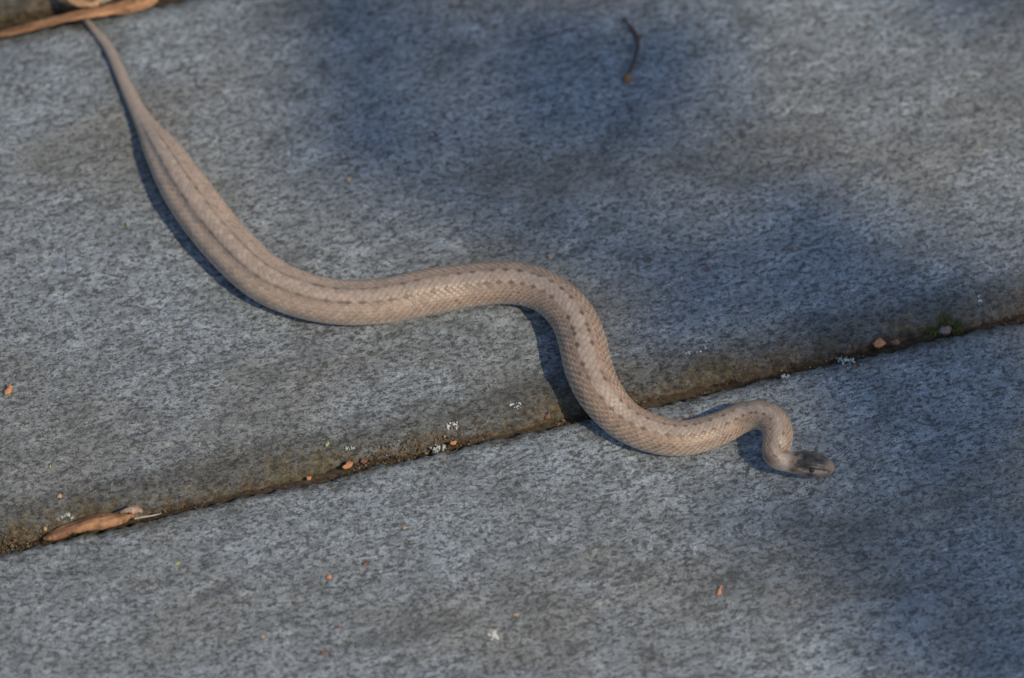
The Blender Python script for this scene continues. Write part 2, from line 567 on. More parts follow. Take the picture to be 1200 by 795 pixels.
# rounded snout
tipd = np.clip((L - ss) / 0.0020, 0, 1)
rad = rad * np.where(tipd < 1, np.sqrt(np.clip(1 - (1 - tipd) ** 2, 0, 1)), 1)

NA = 168
th = np.linspace(-math.pi, math.pi, NA, endpoint=False)        # 0 = along the spine, + = right side
TH, SS = np.meshgrid(th, ss)
R = rad[:, None] * np.ones_like(TH)
HSg = hs[:, None] * np.ones_like(TH)
body = 1 - sstep(0.0, 0.15, HSg)
ROLL = 0.13 * (1 - sstep(0.55 * L, 0.75 * L, SS))
aTH = np.abs(TH - ROLL)
sx = np.sin(TH); cz = np.cos(TH)
# section: full sides, rounded back, belly pressed flat
X = np.sign(sx) * np.abs(sx) ** 0.94
Zt = np.where(cz > 0, FLAT * np.abs(cz) ** 1.02, -FLAT * 0.93 * np.abs(cz) ** 0.62)
# the back carries a raised band; hollower flanks towards the rear
rear = 1 - sstep(0.30 * L, 0.62 * L, SS)
onbody = sstep(0.033, 0.048, SS) * body
ridge = (np.exp(-(aTH / 0.33) ** 2) * 0.085 - 0.085 * np.exp(-((aTH - 0.56) / 0.24) ** 2) + 0.02 * np.exp(-((aTH - 1.2) / 0.4) ** 2)) * (0.25 + 0.75 * rear) * onbody
# head: flat crown, full jaws
headw = sstep(0.05, 0.45, HSg)
Zt = Zt * (1 - headw) + headw * np.where(cz > 0, 0.86 * np.abs(cz) ** 0.85, -0.66 * np.abs(cz) ** 0.8)
ridge = ridge - headw * 0.10 * np.exp(-((aTH - 0.95) / 0.22) ** 2) * sstep(0.25, 0.5, HSg) * (1 - sstep(0.85, 1.0, HSg))   # hollow above the lip for the eye
ridge = ridge + headw * 0.07 * np.exp(-((aTH - 0.62) / 0.2) ** 2) * np.exp(-((HSg - 0.55) / 0.16) ** 2)                     # brow
ridge = ridge - headw * 0.05 * np.exp(-((aTH - 1.75) / 0.05) ** 2) * sstep(0.12, 0.3, HSg) * (1 - sstep(0.93, 1, HSg))       # mouth line

# scales: a rhombic lattice of 17 rows, wide plates under the belly
ROWS = 25
SPAN = math.radians(250)
dth = SPAN / ROWS
Ls = 0.00165 * (np.clip(rad, 0.0008, None) / 0.0054) ** 0.75
pcoord = np.concatenate([[0], np.cumsum(np.diff(ss) / (0.5 * (Ls[1:] + Ls[:-1])))])
PC = pcoord[:, None] * np.ones_like(TH)
PC = PC + 0.10 * fbm(SS * 300, TH * 2, 9, 2)
wt = TH - ROLL
q = wt / dth * (1.22 - 0.135 * np.abs(wt))          # rows widen from the back down the flanks
jr = np.round(q)
best = np.full(TH.shape, -9.0); A = np.zeros_like(TH); Cc = np.zeros_like(TH); I = np.zeros_like(TH); J = np.zeros_like(TH); E = np.ones_like(TH)
for dj in (-1, 0, 1):
    j_ = jr + dj; c_ = q - j_; a0 = PC - 0.5 * np.mod(j_, 2); i0 = np.round(a0)
    for di in (-1, 0, 1):
        t_ = -(a0 - (i0 + di))                      # towards the tail from the middle of this scale
        e_ = (np.abs(t_) / 0.80) ** 1.55 + (np.abs(c_) / 1.0) ** 1.55
        k = (e_ < 1) & (t_ > best)                  # the scale nearer the head lies on top
        best = np.where(k, t_, best); A = np.where(k, t_, A); Cc = np.where(k, c_, Cc); E = np.where(k, e_, E); I = np.where(k, i0 + di, I); J = np.where(k, j_, J)
edge = np.clip(1 - E, 0, 1)                          # 0 on the free margin, 1 in the middle of the scale
dorsal = 1 - sstep(SPAN / 2 - 0.12, SPAN / 2 + 0.04, aTH)
rise = sstep(0.0, 0.16, edge)
keel = np.exp(-(Cc / 0.13) ** 2) * sstep(0.1, 0.5, edge)
sh = (0.30 + 0.62 * np.clip(A + 0.4, 0, 1.2) * rise + 0.22 * keel + 0.12 * rise - 0.4) * dorsal
# belly plates
bp = np.mod(PC, 1.0)
sh = sh + (1 - dorsal) * (0.5 * sstep(0, 0.25, bp) - 0.5 * sstep(0.8, 1, bp))
samp = (0.00017 + 0.00009 * sstep(0.3 * L, 0.6 * L, SS)) * (R / 0.0054) ** 0.75 * body
rr = R * (1 + ridge)
PX = rr * X; PZ = rr * Zt
nl = np.sqrt(X ** 2 + Zt ** 2) + 1e-6
PX = PX + samp * sh * X / nl; PZ = PZ + samp * sh * Zt / nl
# head plates: shallow seams on the crown
hx = HSg * 5.2; seam = np.minimum(np.abs(hx - np.round(hx)) * 2.2, np.abs(np.abs(TH) - 0.42) * 3.2)
seam = np.minimum(seam, np.abs(TH) * 6 + 10 * (HSg > 0.62))
plate = (1 - sstep(0.0, 0.22, seam)) * headw * (1 - sstep(1.1, 1.3, aTH)) * (1 - sstep(0.9, 1.0, HSg))
PZ = PZ - plate * 0.00007
V3 = cen[:, None, :] + side[:, None, :] * PX[..., None] + up[:, None, :] * PZ[..., None]

# colours
def colr(c):
    return np.array(c)[None, None, :]


pale = colr((0.350, 0.266, 0.196)); band = colr((0.318, 0.246, 0.186)); flank = colr((0.278, 0.193, 0.130)); belly = colr((0.52, 0.42, 0.34))
ant = sstep(0.35 * L, 0.62 * L, SS)[..., None]
rowabs = np.abs(J)
col = pale * np.ones(TH.shape + (1,))
vb = (1 - sstep(0.22, 0.30, aTH))[..., None]
col = col * (1 - vb) + band * vb
fl = (sstep(0.25, 0.36, aTH) * (1 - sstep(0.95, 1.55, aTH)))[..., None]
flank = flank * ant + colr((0.305, 0.226, 0.164)) * (1 - ant)
col = col * (1 - fl) + flank * fl
lowf = sstep(1.15, 1.7, aTH)[..., None]
col = col * (1 - 0.55 * lowf) + colr((0.43, 0.345, 0.285)) * 0.55 * lowf
bl = sstep(1.9, 2.3, aTH)[..., None]
col = col * (1 - bl) + belly * bl
# scale colouring: pale netting along the seams, brown towards the middle
netw = ((1 - sstep(0.05, 0.30, edge)) * dorsal * (0.75 + 0.6 * (hash2(I, J, 77) - 0.5)) * sstep(0.40, 0.55, aTH) * body)[..., None]
col = col * (1 + netw * (0.30 + 0.42 * ant))
cenw = (sstep(0.35, 0.8, edge) * dorsal * sstep(0.40, 0.55, aTH) * body)[..., None]
col = col * (1 - (0.10 + 0.24 * ant) * cenw)
netd = ((1 - sstep(0.0, 0.12, edge)) * dorsal * (1 - sstep(0.36, 0.5, aTH)) * body)[..., None]
col = col * (1 - netd * 0.20)
# individual scales vary
var = hash2(I, J, 4)[..., None] - 0.5
col = col * (1 + 0.26 * var * body[..., None])
# two rows of dark dots beside the pale band, running together into a line towards the tail
line = np.exp(-((aTH - 0.31) / 0.075) ** 2) * (0.75 + 0.5 * fbm(SS * 500, np.sign(TH - ROLL) * 4.0, 19, 2))
dotr = ((rowabs == 2) & (np.mod(I + (hash2(np.floor(I / 4), J, 91) > 0.6), 2) == 0)).astype(float) * (hash2(I, J, 21) > 0.15) * sstep(0.15, 0.5, edge) * (A > -0.2) * (0.6 + 0.5 * hash2(I, J, 52))
dot2 = ((rowabs == 2) | (rowabs == 3)) * (hash2(I, J, 8) > 0.90) * sstep(0.1, 0.4, edge)
dk = (np.clip(line * (0.54 - 0.42 * ant[..., 0]) + ant[..., 0] * (0.90 * dotr + 0.30 * dot2) + 0.32 * dotr * (1 - ant[..., 0]), 0, 0.85) * onbody)[..., None]
col = col * (1 - dk) + colr((0.085, 0.052, 0.032)) * dk
spk = ((hash2(I, J, 33) > 0.93) & (aTH > 0.5) & (aTH < 1.5)) * ant[..., 0] * sstep(0.15, 0.5, edge) * body
col = col * (1 - 0.5 * spk[..., None]) + colr((0.10, 0.062, 0.04)) * 0.5 * spk[..., None]
# tail greyer
tl = (1 - sstep(0.02, 0.05, SS))[..., None]
col = col * (1 - 0.6 * tl) + colr((0.225, 0.19, 0.155)) * 0.6 * tl
# nape: dark blotch on each side, pale collar ahead of it
nd = L - SS
nap = np.exp(-((nd - 0.0143) / 0.0011) ** 2) * np.exp(-((aTH - 1.0) / 0.50) ** 2)
col = col * (1 - 0.75 * nap[..., None]) + colr((0.075, 0.045, 0.035)) * 0.75 * nap[..., None]
coll = np.exp(-((nd - 0.0118) / 0.0011) ** 2) * (1 - sstep(1.6, 2.0, aTH))
col = col * (1 - 0.6 * coll[..., None]) + colr((0.30, 0.265, 0.235)) * 0.6 * coll[..., None]
# head cap
mott = 0.5 + 0.8 * fbm(SS * 900, TH * 3.2, 61, 3)
capm = sstep(0.10, 0.30, HSg + 0.22 * (mott - 0.5)) * (1 - 0.85 * sstep(0.72, 0.95, HSg)) * (1 - sstep(0.80, 1.25, aTH + 0.7 * (mott - 0.5)))
capc = colr((0.038, 0.030, 0.022)) * (0.35 + 1.4 * mott[..., None]) * (1 - 0.35 * plate[..., None])
capc = np.clip(capc, 0.012, 1) * (1 + 0.6 * sstep(0.45, 0.8, HSg)[..., None])
lab = headw * (1 - capm)
col = col * (1 - lab[..., None]) + colr((0.165, 0.130, 0.102)) * (0.7 + 0.6 * mott[..., None]) * lab[..., None]
col = col * (1 - capm[..., None]) + capc * capm[..., None]
sn = sstep(0.86, 0.97, HSg)
col = col * (1 - sn[..., None] * 0.75) + colr((0.40, 0.25, 0.15)) * sn[..., None] * 0.75


def spot(h0, t0, dh, dt, c, k):
    global col
    m = (np.exp(-((HSg - h0) / dh) ** 2 - ((aTH - t0) / dt) ** 2) * k * (HSg > 0))[..., None]
    col = col * (1 - m) + colr(c) * m


spot(0.51, 1.45, 0.09, 0.30, (0.03, 0.02, 0.015), 0.95)       # dark mark under the eye
spot(0.20, 1.25, 0.07, 0.30, (0.045, 0.03, 0.025), 0.9)     # at the angle of the jaw
spot(0.20, 2.0, 0.05, 0.2, (0.10, 0.03, 0.025), 0.6)
spot(0.865, 1.05, 0.022, 0.14, (0.05, 0.02, 0.015), 0.9)     # nostril
ml = headw * np.exp(-((aTH - 1.75) / 0.045) ** 2) * sstep(0.15, 0.3, HSg)
col = col * (1 - 0.5 * ml[..., None]) + colr((0.06, 0.04, 0.03)) * 0.5 * ml[..., None]

sv = V3.reshape(-1, 3)
sf = grid_faces(NR, NA, wrap=True)
origin = np.array(P(700, 470))
snake = mesh_obj('snake', sv - origin, sf, M_skin, cols=np.clip(col, 0.005, 0.9).reshape(-1, 3))
snake.location = origin
tag(snake, 'slender tan brown snake with dark dotted stripes stretched across the boards', 'snake')


def uv_ball(name, c, r, mat, parent, nu=10, nv=16, sq=(1, 1, 1)):
    vs_, f = [], []
    for i in range(nu + 1):
        for j in range(nv):
            t = math.pi * i / nu; p = 2 * math.pi * j / nv
            vs_.append((r * sq[0] * math.sin(t) * math.cos(p), r * sq[1] * math.sin(t) * math.sin(p), r * sq[2] * math.cos(t)))
    o = mesh_obj(name, vs_, grid_faces(nu + 1, nv, True)[:, ::-1], mat, parent)
    o.location = c
    return o


ei = int(np.argmin(np.abs(hs - 0.53)))
for sgn in (1, -1):
    e = cen[ei] + side[ei] * sgn * rad[ei] * 0.71 + up[ei] * rad[ei] * 0.40
    uv_ball('eye', e - origin, 0.00070, M_eye, snake)


# ------------------------------------------------------------------ dry leaves, twig, straw
def leaf_strip(name, axis, widths, curl, tilt, c_a, c_b, seed, nv=13, thick=0.00012, ruffle=0.0003, rib=True, twist=0.0, fold=0.0):
    """a curled leaf blade: axis points in 3-D, half widths, arc of the cross-section, roll about the axis"""
    ax = crom(np.array([(*p, w) for p, w in zip(axis, widths)]), 14)
    n = len(ax); c = ax[:, :3]
    t = np.gradient(c, axis=0); t /= np.linalg.norm(t, axis=1)[:, None]
    z = np.array([0, 0, 1.0]); sd = np.cross(t, z); sd /= np.linalg.norm(sd, axis=1)[:, None]; nn = np.cross(sd, t)
    f = np.linspace(-1, 1, nv); k = np.linspace(0, 1, n)
    V, K = np.meshgrid(f, k)
    ro = tilt + twist * K
    w = ax[:, 3][:, None]
    ang = V * curl / 2
    sxx = w * np.sin(ang) / max(curl / 2, 1e-3); zz = w * (np.cos(ang) - 1) / max(curl / 2, 1e-3)
    zz = zz + fold * w * np.abs(V) + ruffle * fbm(K * 6 + seed, V * 2.2 + 5, seed, 3)
    sxx = sxx * (1 + 0.36 * fbm(K * 9, np.sign(V) * 3.0 + seed, seed + 2, 3))
    x2 = sxx * np.cos(ro) - zz * np.sin(ro); z2 = sxx * np.sin(ro) + zz * np.cos(ro)
    top = c[:, None, :] + sd[:, None, :] * x2[..., None] + nn[:, None, :] * z2[..., None]
    o = top.reshape(-1, 3); org = c[n // 2].copy()
    mott = np.clip(0.5 + 0.95 * fbm(K * 7, V * 1.6, seed + 5, 5, 0.65), 0, 1)
    vein = (np.abs(np.mod(K * 11 + np.abs(V) * 1.4, 1) - 0.5) < 0.09) * 0.22
    if rib:
        vein = vein + 0.35 * np.exp(-(V / 0.10) ** 2)
    cc = np.array(c_a)[None, None] * (1 - mott[..., None]) + np.array(c_b)[None, None] * mott[..., None]
    cc = cc * (1 - 0.75 * vein[..., None])
    cc = cc * (1 + 0.20 * np.sin(V * 13 + 2.5 * fbm(K * 4, V * 2, seed + 31, 2)))[..., None]
    cc = cc * (1 - 0.45 * sstep(0.12, 0.0, K) - 0.5 * (fbm(K * 22, V * 5, seed + 8, 3) > 0.42))[..., None]
    cc = cc * (1 - 0.25 * (np.abs(V) > 0.88)[..., None])
    ob = mesh_obj(name, o - org, grid_faces(n, nv), M_leaf, cols=cc.reshape(-1, 3))
    ob.location = org
    so = ob.modifiers.new('thickness', 'SOLIDIFY'); so.thickness = thick; so.offset = 0
    return ob


def PP(x, y, z):
    q = P(x, y, z); return (q.x, q.y, q.z)


lf = leaf_strip('dry_leaf', [PP(50, 631, -0.002), PP(62, 624, -0.0012), PP(85, 614.5, 0.0002), PP(112, 607.5, 0.0008), PP(136, 604, 0.0006), PP(150, 601, 0.0003), PP(160, 598, 0.0006)],
                [0.0006, 0.0016, 0.0027, 0.0029, 0.0024, 0.0019, 0.0022], 1.7, 0.35, (0.17, 0.075, 0.032), (0.37, 0.185, 0.085), 3, ruffle=0.0006, fold=-0.12)
tag(lf, 'curled orange-brown dry leaf wedged in the gap at the lower left', 'leaf')
lf2 = leaf_strip('dry_leaf', [PP(141, 601, 0.0014), PP(149, 596, 0.0020), PP(158, 595, 0.0020), PP(167, 598, 0.0012)], [0.0005, 0.0012, 0.0015, 0.0007], 1.6, 0.5, (0.26, 0.17, 0.11), (0.47, 0.33, 0.24), 9, ruffle=0.0003)
tag(lf2, 'small pale pinkish leaf curl at the end of the orange gap leaf', 'leaf')

top1 = leaf_strip('dry_leaf', [PP(-14, 42, 0.0010), PP(18, 34, 0.0016), PP(52, 25, 0.0024), (PP(86, 17, 0.0036)), PP(116, 11, 0.0042), PP(146, 5, 0.0046), PP(170, -4, 0.0050), PP(182, -14, 0.0054)],
                  [0.0009, 0.0014, 0.0017, 0.0016, 0.0020, 0.0027, 0.0030, 0.0012], 1.9, 0.25, (0.20, 0.085, 0.03), (0.45, 0.235, 0.11), 14, ruffle=0.0005)
tag(top1, 'long curled orange dry leaf lying over the tail in the top left corner', 'leaf')
top2 = leaf_strip('dry_leaf', [PP(72, -9, 0.0035), PP(88, 0, 0.0040), PP(104, 2, 0.0042), PP(120, -3, 0.0045), PP(134, -14, 0.0048)],
                  [0.0006, 0.0014, 0.0017, 0.0014, 0.0006], 1.5, 0.3, (0.30, 0.15, 0.06), (0.52, 0.31, 0.16), 19)
tag(top2, 'short tan dry leaf cut by the top edge of the photo above the long leaf', 'leaf')


def tube(name, pts, radii, mat, nseg=9, seed=0, rough=0.15, parent=None, org=None):
    a = crom(np.array([(*p, r) for p, r in zip(pts, radii)]), 10)
    c = a[:, :3]; n = len(c)
    t = np.gradient(c, axis=0); t /= np.linalg.norm(t, axis=1)[:, None]
    ref = np.array([0.31, 0.2, 0.93]); s1 = np.cross(t, ref); s1 /= np.linalg.norm(s1, axis=1)[:, None]; s2 = np.cross(s1, t)
    ph = np.linspace(0, 2 * math.pi, nseg, endpoint=False)
    PHI_, K = np.meshgrid(ph, np.arange(n))
    r = a[:, 3][:, None] * (1 + rough * fbm(K * 0.35, PHI_, seed, 2))
    v = c[:, None, :] + s1[:, None, :] * (r * np.cos(PHI_))[..., None] + s2[:, None, :] * (r * np.sin(PHI_))[..., None]
    v = v.reshape(-1, 3)
    org = c[n // 2] if org is None else np.array(org)
    faces = [tuple(map(int, q_)) for q_ in grid_faces(n, nseg, True)]
    faces += [tuple(range(nseg)), tuple(range((n - 1) * nseg, n * nseg))[::-1]]
    o = mesh_obj(name, v - org, faces, mat, parent)
    if parent is None:
        o.location = org
    return o


twig = tube('twig', [PP(729.5, 21, 0.0016), PP(737, 29, 0.0012), PP(744, 39, 0.0008), PP(747.5, 50, 0.0006), PP(746, 62, 0.0006), PP(742, 75, 0.0007), PP(737, 88, 0.0008), PP(735, 92, 0.0008)],
            [0.00040, 0.00042, 0.00046, 0.00046, 0.00040, 0.00038, 0.00038, 0.0003], M_twig, seed=3)
tag(twig, 'thin curved dark brown twig lying at the top of the board', 'twig')
tb = tube('side_spur', [PP(746, 45, 0.0007), PP(751, 43, 0.0010), PP(755, 44, 0.0012)], [0.00032, 0.00028, 0.00012], M_twig, 7, 5, parent=twig, org=twig.location)
bud = tube('bud', [PP(736.5, 87, 0.0009), PP(735, 91, 0.0011), PP(734.5, 95, 0.0010), PP(734, 98, 0.0009)], [0.0005, 0.0010, 0.0008, 0.0002], M_bud, 9, 6, parent=twig, org=twig.location)
bud['label'] = 'orange-brown bud at the lower end of the twig'

straw = tube('straw', [PP(158, 608, 0.0006), PP(167, 606, 0.0008), PP(178, 604.5, 0.0008), PP(189, 602, 0.0004)], [0.00022, 0.00024, 0.00020, 0.00008], M_straw, 7, 8)
tag(straw, 'pale thin straw sticking out of the gap beside the orange leaf', 'straw')
st2 = tube('straw', [PP(120, 3, 0.0056), PP(128, -1, 0.0062), PP(137, -7, 0.0066)], [0.00025, 0.00030, 0.00020], M_straw, 7, 9)
tag(st2, 'short whitish straw between the two leaves in the top left corner', 'straw')


# ------------------------------------------------------------------ small bits lying about
# loose grit on the boards, thickest near the gap
GV, GF, GC = [], [], []
for k in range(2600):
    u = rng.uniform(-0.15, 0.15)
    near = rng.random() < 0.45
    v = V_NEAR + (-abs(rng.normal(0, 0.006)) if near and rng.random() < 0.5 else (GAP + RIM * 1.25 + abs(rng.normal(0, 0.008)) if near else rng.uniform(-0.1, 0.11)))
    if V_NEAR - 0.0012 < v < V_NEAR + GAP + RIM * 1.2 or v > V_FAR - 0.004:
        continue
    z = (Z_NEAR if v < V_NEAR else 0.0) + 0.00005
    r = 0.00007 + 0.00022 * rng.random() ** 3
    o0 = len(GV) * 6
    GV.append(octa(np.array([u, v, z + 0.3 * r]), r, rand_rot()))
    GF += [tuple(i + o0 for i in f) for f in OF]
    GC.append(np.tile(np.array([(0.10, 0.075, 0.05), (0.22, 0.16, 0.10), (0.42, 0.41, 0.38), (0.30, 0.30, 0.29), (0.06, 0.05, 0.04)][rng.integers(0, 5)]), (6, 1)))
grit = mesh_obj('grit', np.concatenate(GV), GF, M_soil, None, smooth=False, cols=np.concatenate(GC))
grit.rotation_euler = (0, 0, PHI)
tag(grit, 'fine loose grit scattered over the boards', 'grit', kind='stuff')


def surf_z(u, v):
    if v < V_NEAR:
        return Z_NEAR
    x_ = v - (V_NEAR + GAP)
    if x_ < 0:
        return -0.0022
    k_ = min(1.0, x_ / (RIM * 1.25))
    return max(-0.003, -RIM * (1 - math.sqrt(max(0.0, 1 - (1 - k_) ** 2))))


def on_surface(x, y):
    z = 0.0
    for _ in range(12):
        z = 0.5 * z + 0.5 * surf_z(*to_uv(P(x, y, z)))
    return z


def flake(name, x, y, z, rx, ry, ang, mat, seed, curl=0.5, thick=0.00022, tiltx=0.0, lobes=0.35, n=11):
    """irregular curled chip: a fan of points round a raised middle, with thickness"""
    r = np.random.default_rng(seed)
    z = on_surface(x, y) + 0.0001
    cx = P(x, y, z)
    top = [(0, 0, 0.25 * curl * rx)]
    for k in range(n):
        a = 2 * math.pi * k / n
        m = 1 - lobes * r.random()
        px, py = rx * m * math.cos(a), ry * m * math.sin(a)
        pz = curl * (px * px / rx - 0.35 * abs(py)) + 0.12 * rx * (r.random() - 0.5)
        ca, sa = math.cos(ang), math.sin(ang)
        top.append((px * ca - py * sa, px * sa + py * ca, pz + tiltx * (px * sa + py * ca)))
    mid = []
    for k in range(n):
        a = top[1 + k]; mid.append((a[0] * 0.55, a[1] * 0.55, a[2] * 0.35 + 0.15 * curl * rx))
    vs_ = [top[0]] + mid + top[1:]
    f = [(0, 1 + k, 1 + (k + 1) % n) for k in range(n)] + [(1 + k, 1 + n + k, 1 + n + (k + 1) % n, 1 + (k + 1) % n) for k in range(n)]
    zmin = min(v[2] for v in vs_)
    vs_ = [(v[0], v[1], v[2] - zmin + thick * 0.5) for v in vs_]
    o = mesh_obj(name, vs_, f, mat)
    o.location = cx
    so = o.modifiers.new('thickness', 'SOLIDIFY'); so.thickness = thick; so.offset = 0
    return o


def lump(name, x, y, z, r, mat, seed, sq=(1, 1, 0.75), rough=0.25):
    z = on_surface(x, y)
    vs_, nu, nv = [], 8, 12
    for i in range(nu + 1):
        for j in range(nv):
            t = math.pi * i / nu; p = 2 * math.pi * j / nv
            m = r * (1 + rough * float(fbm(np.array(2.1 * math.sin(t) * math.cos(p) + seed), np.array(2.1 * math.sin(t) * math.sin(p) + 2.0 * math.cos(t)), seed, 3)))
            vs_.append((m * sq[0] * math.sin(t) * math.cos(p), m * sq[1] * math.sin(t) * math.sin(p), m * sq[2] * math.cos(t)))
    o = mesh_obj(name, vs_, grid_faces(nu + 1, nv, True)[:, ::-1], mat)
    o.location = P(x, y, z + r * sq[2] * 0.75)
    return o


def lichen(x, y, z, spots, mat, seed, scale=1.0):
    """a broken crust: many flat lobed scraps a fraction of a millimetre thick, one growth"""
    r = np.random.default_rng(seed)
    c = P(x, y, on_surface(x, y)); vs_, fs = [], []
    discs = []
    for (dx, dy, rad_) in spots:
        discs.append((dx, dy, rad_ * 0.62))
        for k in range(5):
            a = r.uniform(0, 6.28); m = rad_ * r.uniform(0.5, 1.25)
            discs.append((dx + m * math.cos(a), dy + m * 0.8 * math.sin(a), rad_ * r.uniform(0.12, 0.38)))
    for q0, (dx, dy, rad_) in enumerate(discs):
        q_ = P(x + dx, y + dy, on_surface(x + dx, y + dy)) - c
        n = 13; o0 = len(vs_); h = 0.00013 * (0.6 + 0.8 * r.random())
        ph = r.uniform(0, 6.28, 3); el = r.uniform(0.6, 1.0); ro = r.uniform(0, 3.14)
        vs_.append((q_.x, q_.y, q_.z + h))
        for ring, (k, zz) in enumerate(((0.55, h * 1.0), (1.0, h * 0.45), (1.0, -0.0006))):
            for i in range(n):
                a = 2 * math.pi * i / n
                m = rad_ * S * k * (0.78 + 0.22 * math.sin(3 * a + ph[0]) + 0.18 * math.sin(5 * a + ph[1])) * scale
                px, py = m * math.cos(a), m * math.sin(a) * el
                vs_.append((q_.x + px * math.cos(ro) - py * math.sin(ro), q_.y + px * math.sin(ro) + py * math.cos(ro), q_.z + zz + (0.00008 * (r.random() - 0.5) if ring < 2 else 0)))
        fs += [(o0, o0 + 1 + i, o0 + 1 + (i + 1) % n) for i in range(n)]
        for ring in range(2):
            b = o0 + 1 + ring * n
            fs += [(b + i, b + n + i, b + n + (i + 1) % n, b + (i + 1) % n) for i in range(n)]
    o = mesh_obj('lichen_patch', vs_, fs, mat)
    o.location = c
    return o


FL = [  # x, y, z, rx px, ry px, angle, material, label, tilt
    (10, 459, 0.0001, 8, 4.5, 0.9, M_orange, 'orange leaf flake on the board near the left edge of the photo', 0.5),
    (386, 677, Z_NEAR, 5.0, 3.2, 0.5, M_orange, 'small orange flake on the near board below the two orange gap flakes', 0.3),
    (843, 694, Z_NEAR, 7.5, 3.2, 1.25, M_orange, 'upright light orange flake on the near board below the snake head', 0.4),
    (409, 211, 0.0, 4.5, 2.8, 0.2, M_tan, 'tiny tan flake on the board above the middle of the snake', 0.2),
    (408, 547, -0.0003, 9, 4.5, 0.35, M_orange, 'largest orange flake in the gap left of centre', 0.5),
    (426, 542, -0.0004, 6, 4.5, 0.2, M_redbrown, 'red-orange flake just right of the largest orange flake in the gap', 0.4),
    (531, 520, -0.0002, 7, 4.0, 0.5, M_orange, 'orange chip in the gap next to a pale lichen spot', 0.4),
    (362, 561, -0.0006, 4, 3, 0.2, M_orange, 'tiny orange chip in the gap left of the orange flakes', 0.3),
    (605, 721, Z_NEAR, 4.5, 2.6, 0.3, M_tan, 'tan speck beside the cream crust on the near board', 0.2),
    (396, 735, Z_NEAR, 2.8, 2.4, 0.3, M_redbrown, 'red-brown speck on the near board below the orange flake', 0.1),
    (308, 747, Z_NEAR, 4, 2.4, 0.3, M_tan, 'tan speck on the near board near the bottom edge, left of centre', 0.1),
    (380, 765, Z_NEAR, 7, 3, 0.1, M_redbrown, 'dull brown flake on the near board close to the bottom edge', 0.1),
    (474, 619, Z_NEAR, 3.5, 2.4, 0.3, M_tan, 'tiny tan speck on the near board below the middle of the gap', 0.1),
    (428, 661, Z_NEAR, 5, 3, 0.4, M_redbrown, 'dark brown flake on the near board right of the orange flake', 0.1),
    (645, 302, 0.0, 4.5, 2.6, 0.1, M_tan, 'tan flake on the board just above the bend of the snake', 0.2),
    (828, 316, 0.0, 4.0, 2.4, 0.0, M_redbrown, 'small red-brown flake on the board right of the bend', 0.2),
    (928, 293, 0.0, 4.0, 2.4, 0.0, M_redbrown, 'small red-brown flake on the board towards the right edge', 0.2),
    (1001, 429, Z_NEAR, 3.6, 2.8, 0.5, M_redbrown, 'tiny reddish flake under the pale green lichen by the gap', 0.2),
    (70, 582, 0.0, 5, 3, 0.4, M_tan, 'dull tan flake on the board above the curled leaf', 0.2),
]
for i, (x, y, z, rx, ry, an, m, lab, tl_) in enumerate(FL):
    o = flake('leaf_flake', x, y, z + 0.0001, rx * S * 0.95, ry * S / sp * 0.8, an, m, 200 + i, curl=0.55, tiltx=tl_, lobes=0.55)
    tag(o, lab, 'flake')

o = flake('bark_chip', 641, 490, -0.0012, 5.5 * S, 4.5 * S, 0.9, M_redbrown, 71, curl=0.9, thick=0.0004, tiltx=0.5, lobes=0.65)
tag(o, 'red-brown bark chip in the gap at the edge of the snake shadow', 'chip')
o = lump('pebble', 1030, 403, -0.0012, 6.5 * S, M_orange, 31, (1.05, 0.9, 0.9), 0.5)
tag(o, 'orange pebble in the gap at the right', 'pebble')
o = lump('pebble', 1108, 387, -0.0022, 6.5 * S, M_pink, 37, (1.25, 0.85, 0.8), 0.5)
tag(o, 'pinkish pebble in the gap beside green moss at the right', 'pebble')
o = lump('pebble', 1049, 401, -0.0022, 4.5 * S, M_redbrown, 39, (1.25, 0.85, 0.8), 0.5)
tag(o, 'small brown pebble in the gap just right of the orange pebble', 'pebble')
o = lump('pebble', 53, 620, -0.0006, 2.6 * S, M_tan, 43, (1, 1, 0.9), 0.5)
tag(o, 'tiny tan pebble at the left tip of the curled leaf', 'pebble')

